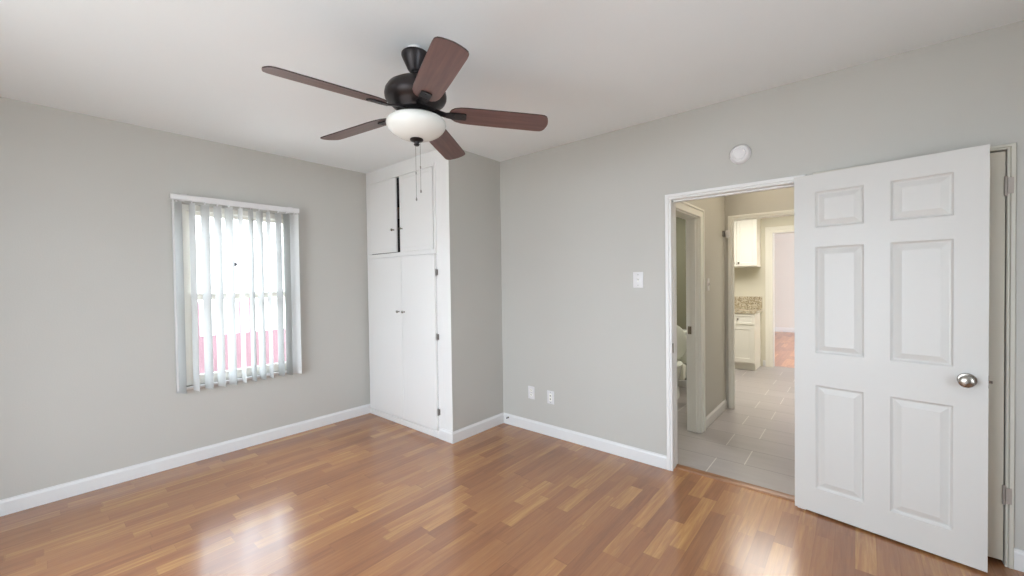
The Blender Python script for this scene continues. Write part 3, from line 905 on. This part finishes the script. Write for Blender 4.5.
box(bm, (XK + .001, KY0 + .0005, 0), (XK + WT - .001, KY0 + .012, KZ - .012))
st('trim_6', bm, M['vinyl'], 'cream jamb lining of the kitchen doorway', 'door jamb')
casing('trim_7', 'x', XB, -1, FY0, FY1, FZ, .095, .09, mat='cabinet', label='wide cream casing of the doorway at the far end of the kitchen')
bm = NB()
box(bm, (XB + .001, FY1 - .012, 0), (XB + WT - .001, FY1 - .0005, FZ - .0005)); box(bm, (XB + .001, FY0, FZ - .012), (XB + WT - .001, FY1 - .012, FZ - .0005))
st('trim_8', bm, M['trim'], 'brightly lit white jamb of the far kitchen doorway', 'door jamb')
casing('trim_9', 'y', YH, -1, BX0, BX1, BZ, .078, .072, th=.018, mat='vinyl', label='cream casing of the bathroom doorway')
bm = NB()
box(bm, (BX1 - .012, YH + .001, 0), (BX1 - .0005, YH + WT - .001, BZ - .0005)); box(bm, (BX0 + .012, YH + .001, BZ - .012), (BX1 - .012, YH + WT - .001, BZ - .0005))
box(bm, (BX0 + .0005, YH + .001, 0), (BX0 + .012, YH + WT - .001, BZ - .012))
box(bm, (BX1 - .024, YH + .030, 0), (BX1 - .012, YH + .062, BZ - .012))
bj = st('trim_10', bm, M['vinyl'], 'cream jamb of the bathroom doorway with metal strike plate', 'door jamb')
bm = NB(); box(bm, (BX1 - .0140, YH + .070, .895), (BX1 - .0118, YH + .100, .965), .0005); link('strike_plate', bm, M['nickel'], bj)
bb('baseboard_hall', (XK - .014, YH), (BX1 + .079, YH), (0, -1), mat='trim', label='white baseboard along the hall wall past the bathroom door')

# hall switch plate and chime
t = thing('hall_switch', 'white light switch on the shaded hall wall', 'light switch', (4.16, YH, 1.345))
bm = NB(); box(bm, (-.036, -.006, -.058), (.036, -.0002, .058), .0025); link('switch_plate', bm, M['plate'], t, smooth=True)
bm = NB(); prism(bm, [(-.006, -.016), (-.006, .016), (-.020, .011), (-.018, -.002)], lambda a, b_, q: Vector((q - .008, a, b_)), .016); link('toggle', bm, M['plate'], t)
t = thing('door_chime', 'small white sensor high on the hall wall beside the kitchen doorway', 'sensor', (4.735, YH, 1.875))
bm = NB(); box(bm, (-.020, -.020, -.030), (.020, -.0002, .030), .003); link('bracket', bm, M['steel'], t)
bm = NB(); lathe(bm, [(0, -.042), (.016, -.040), (.024, -.025), (.025, .020), (.018, .034), (0, .037)], 20, Matrix.Translation((.012, -.045, -.003))); link('housing', bm, M['plate'], t, smooth=True)

# ------------------------------------------------------------------ bathroom
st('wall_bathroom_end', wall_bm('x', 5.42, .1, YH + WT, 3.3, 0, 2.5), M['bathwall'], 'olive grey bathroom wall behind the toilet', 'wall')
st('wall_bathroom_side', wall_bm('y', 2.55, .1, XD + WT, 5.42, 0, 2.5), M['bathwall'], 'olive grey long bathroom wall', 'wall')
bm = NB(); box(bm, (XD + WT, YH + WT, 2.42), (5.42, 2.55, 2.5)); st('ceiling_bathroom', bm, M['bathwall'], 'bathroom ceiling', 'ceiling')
bb('baseboard_bathroom', (5.42, YH + WT), (5.42, 2.55), (-1, 0), mat='trim', label='white baseboard behind the toilet')
toi = thing('toilet', 'white toilet with raised lid seen through the bathroom door gap', 'toilet', (4.93, 1.705, 0), R(180))
# local +x = front


def oval(cx, rx, ry, z, n=32, egg=.0):
    return [(cx + rx * math.cos(a) * (1 + egg * math.cos(a)), ry * math.sin(a), z) for a in [2 * math.pi * k / n for k in range(n)]]


def loft(bm, rings):
    R_ = [[bm.verts.new(p) for p in r_] for r_ in rings]
    for A_, B_ in zip(R_, R_[1:]):
        n = len(A_)
        for k in range(n): bm.faces.new((A_[k], A_[(k + 1) % n], B_[(k + 1) % n], B_[k]))
    bm.faces.new(R_[0]); bm.faces.new(R_[-1])


bm = NB()
loft(bm, [oval(.10, .26, .12, 0), oval(.10, .255, .115, .06), oval(.12, .21, .10, .16), oval(.16, .24, .15, .27), oval(.19, .27, .178, .36), oval(.19, .275, .185, .395), oval(.19, .255, .165, .400), oval(.19, .22, .13, .33)])
link('bowl', bm, M['ceramic'], toi, smooth=True)
bm = NB(); box(bm, (-.30, -.20, .38), (-.11, .20, .74), .02); link('tank', bm, M['ceramic'], toi, smooth=True)
bm = NB(); box(bm, (-.31, -.215, .742), (-.10, .215, .775), .012); link('tank_lid', bm, M['ceramic'], toi, smooth=True)
bm = NB(); box(bm, (-.115, -.16, .20), (.0, .16, .388), .03)
link('bowl_neck', bm, M['ceramic'], toi, smooth=True)
bm = NB()
n = 36
ringA = [(-.055, .185 * math.sin(a), .640 + .225 * math.cos(a)) for a in [2 * math.pi * k / n for k in range(n)]]
loft(bm, [[(-.060, y * .97, .64 + (z - .64) * .97) for x, y, z in ringA], ringA, [(-.043, y, z) for x, y, z in ringA], [(-.038, y * .96, .64 + (z - .64) * .96) for x, y, z in ringA]])
link('lid', bm, M['ceramic'], toi, smooth=True)
bm = NB()
outer = oval(.19, .285, .190, .402); inner = oval(.20, .19, .11, .402)
vo_, vi_ = [bm.verts.new(p) for p in outer], [bm.verts.new(p) for p in inner]
vo2, vi2 = [bm.verts.new((x, y, z + .018)) for x, y, z in outer], [bm.verts.new((x, y, z + .018)) for x, y, z in inner]
for k in range(32):
    k2 = (k + 1) % 32
    bm.faces.new((vo_[k], vo_[k2], vi_[k2], vi_[k])); bm.faces.new((vo2[k], vo2[k2], vi2[k2], vi2[k]))
    bm.faces.new((vo_[k], vo_[k2], vo2[k2], vo2[k])); bm.faces.new((vi_[k], vi_[k2], vi2[k2], vi2[k]))
link('seat', bm, M['ceramic'], toi, smooth=True)

# ------------------------------------------------------------------ kitchen
CX = 6.965; CYr = 1.155      # front plane and right side of the lower cabinet


def shaker(bm, y0_, y1_, z0_, z1_, x, th=.018, fr=.055):
    Wd, Ht = y1_ - y0_, z1_ - z0_
    b2 = NB()
    panel_slab(b2, Wd, Ht, th, [(fr, Wd - fr, fr, Ht - fr)], [(0, 0), (.004, .007), (.006, .007)])
    me = bpy.data.meshes.new('tmp')
    for v in b2.verts: v.co = Vector((x - th + v.co.y, y0_ + v.co.x, z0_ + v.co.z))
    b2.to_mesh(me); b2.free(); bm.from_mesh(me); bpy.data.meshes.remove(me)


def small_knob(parent, x, y, z, r_=.013):
    bm = NB(); lathe(bm, [(0, 0), (.005, 0), (.004, .012), (r_, .018), (r_, .024), (0, .026)], 14, Matrix.Translation((x, y, z)) @ Matrix.Rotation(R(-90), 4, 'Y'))
    return link('knob', bm, M['nickel'], parent, smooth=True)


def base_cabinet(y_a, y_b, label):
    t = thing('base_cabinet', label, 'cabinet')
    bm = NB(); box(bm, (CX, y_a, .105), (XB - .002, y_b, .868)); box(bm, (CX + .06, y_a + .004, .001), (XB - .002, y_b - .004, .1049))
    link('body', bm, M['cabinet'], t)
    bm = NB(); shaker(bm, y_a + .008, y_b - .008, .700, .855, CX - .0005, fr=.03); d = link('drawer', bm, M['cabinet'], t); small_knob(d, CX - .0185, (y_a + y_b) / 2, .80 - .02)
    bm = NB(); shaker(bm, y_a + .008, y_b - .008, .125, .685, CX - .0005, fr=.06); d = link('door', bm, M['cabinet'], t); small_knob(d, CX - .0185, y_b - .05, .62)
    return t


base_cabinet(CYr, CYr + .44, 'cream lower kitchen cabinet with one drawer beside the far doorway')
base_cabinet(CYr + .442, CYr + .90, 'cream lower kitchen cabinet behind the kitchen casing')
# worktop with rounded front corner
bm = NB()
x0_, yR = CX - .030, CYr - .022
pts = [(XB - .002, yR)]
rad = .06
for k in range(9):
    a = R(-90 - 90 * k / 8)
    pts.append((x0_ + rad + rad * math.cos(a), yR + rad + rad * math.sin(a)))
pts += [(x0_, CYr + .92), (XB - .002, CYr + .92)]
A = [bm.verts.new((x, y, .869)) for x, y in pts]; B = [bm.verts.new((x, y, .905)) for x, y in pts]
bm.faces.new(A); bm.faces.new(B)
for k in range(len(pts)): bm.faces.new((A[k], A[(k + 1) % len(pts)], B[(k + 1) % len(pts)], B[k]))
wt = link('worktop', bm, M['granite'], label='speckled beige granite worktop with rounded corner', cat='worktop')
bm = NB(); box(bm, (XB - .024, yR, .9052), (XB - .0015, CYr + .92, 1.105), .002)
link('backsplash', bm, M['granite'], wt)


def wall_cabinet(y_a, y_b, label, split):
    t = thing('wall_cabinet', label, 'cabinet')
    x = 7.15
    bm = NB(); box(bm, (x, y_a, 1.575), (XB - .002, y_b, 2.42)); link('body', bm, M['cabinet'], t)
    for (a, b__) in ((y_a + .006, split - .002), (split + .002, y_b - .006)):
        bm = NB(); shaker(bm, a, b__, 1.59, 2.405, x - .0005, fr=.05)
        d = link('door', bm, M['cabinet'], t); small_knob(d, x - .0185, (b__ - .03) if a < split - .01 else (a + .03), 1.64, .012)
    return t


wall_cabinet(1.150, 1.80, 'cream upper kitchen cabinet hanging above the granite worktop', 1.43)
bb('baseboard_kitchen', (XB, CYr - .03), (XB, FY1 + .096), (-1, 0), mat='trim', label='tiny baseboard between cabinet and far doorway')

# far room
bm = NB(); box(bm, (XB + WT, -3, -.12), (12.6, 3.5, -.0005)); st('floor_far', bm, M['floor2'], 'glossy reddish wood floor of the far room', 'floor')
st('wall_far', wall_bm('x', 12.5, .1, -3, 3.5, 0, 2.6), M['farwall'], 'pale pinkish end wall of the far room', 'wall')
st('wall_far_left', wall_bm('y', 3.4, .1, XB + WT, 12.5, 0, 2.6), M['farwall'], 'pale side wall of the far room', 'wall')
st('wall_far_right', wall_bm('y', -2.9, -.1, XB + WT, 12.5, 0, 2.6), M['farwall'], 'pale side wall of the far room behind the added lamp', 'wall')  # no window built here, the far room lamp stands in front
bm = NB(); box(bm, (XB + WT, -3, 2.6), (12.6, 3.5, 2.7)); st('ceiling_far', bm, M['ceil'], 'white ceiling of the far room', 'ceiling')
bb('baseboard_far', (12.5, -2.9), (12.5, 3.4), (-1, 0), mat='trim', label='white baseboard of the far room', h=.12)
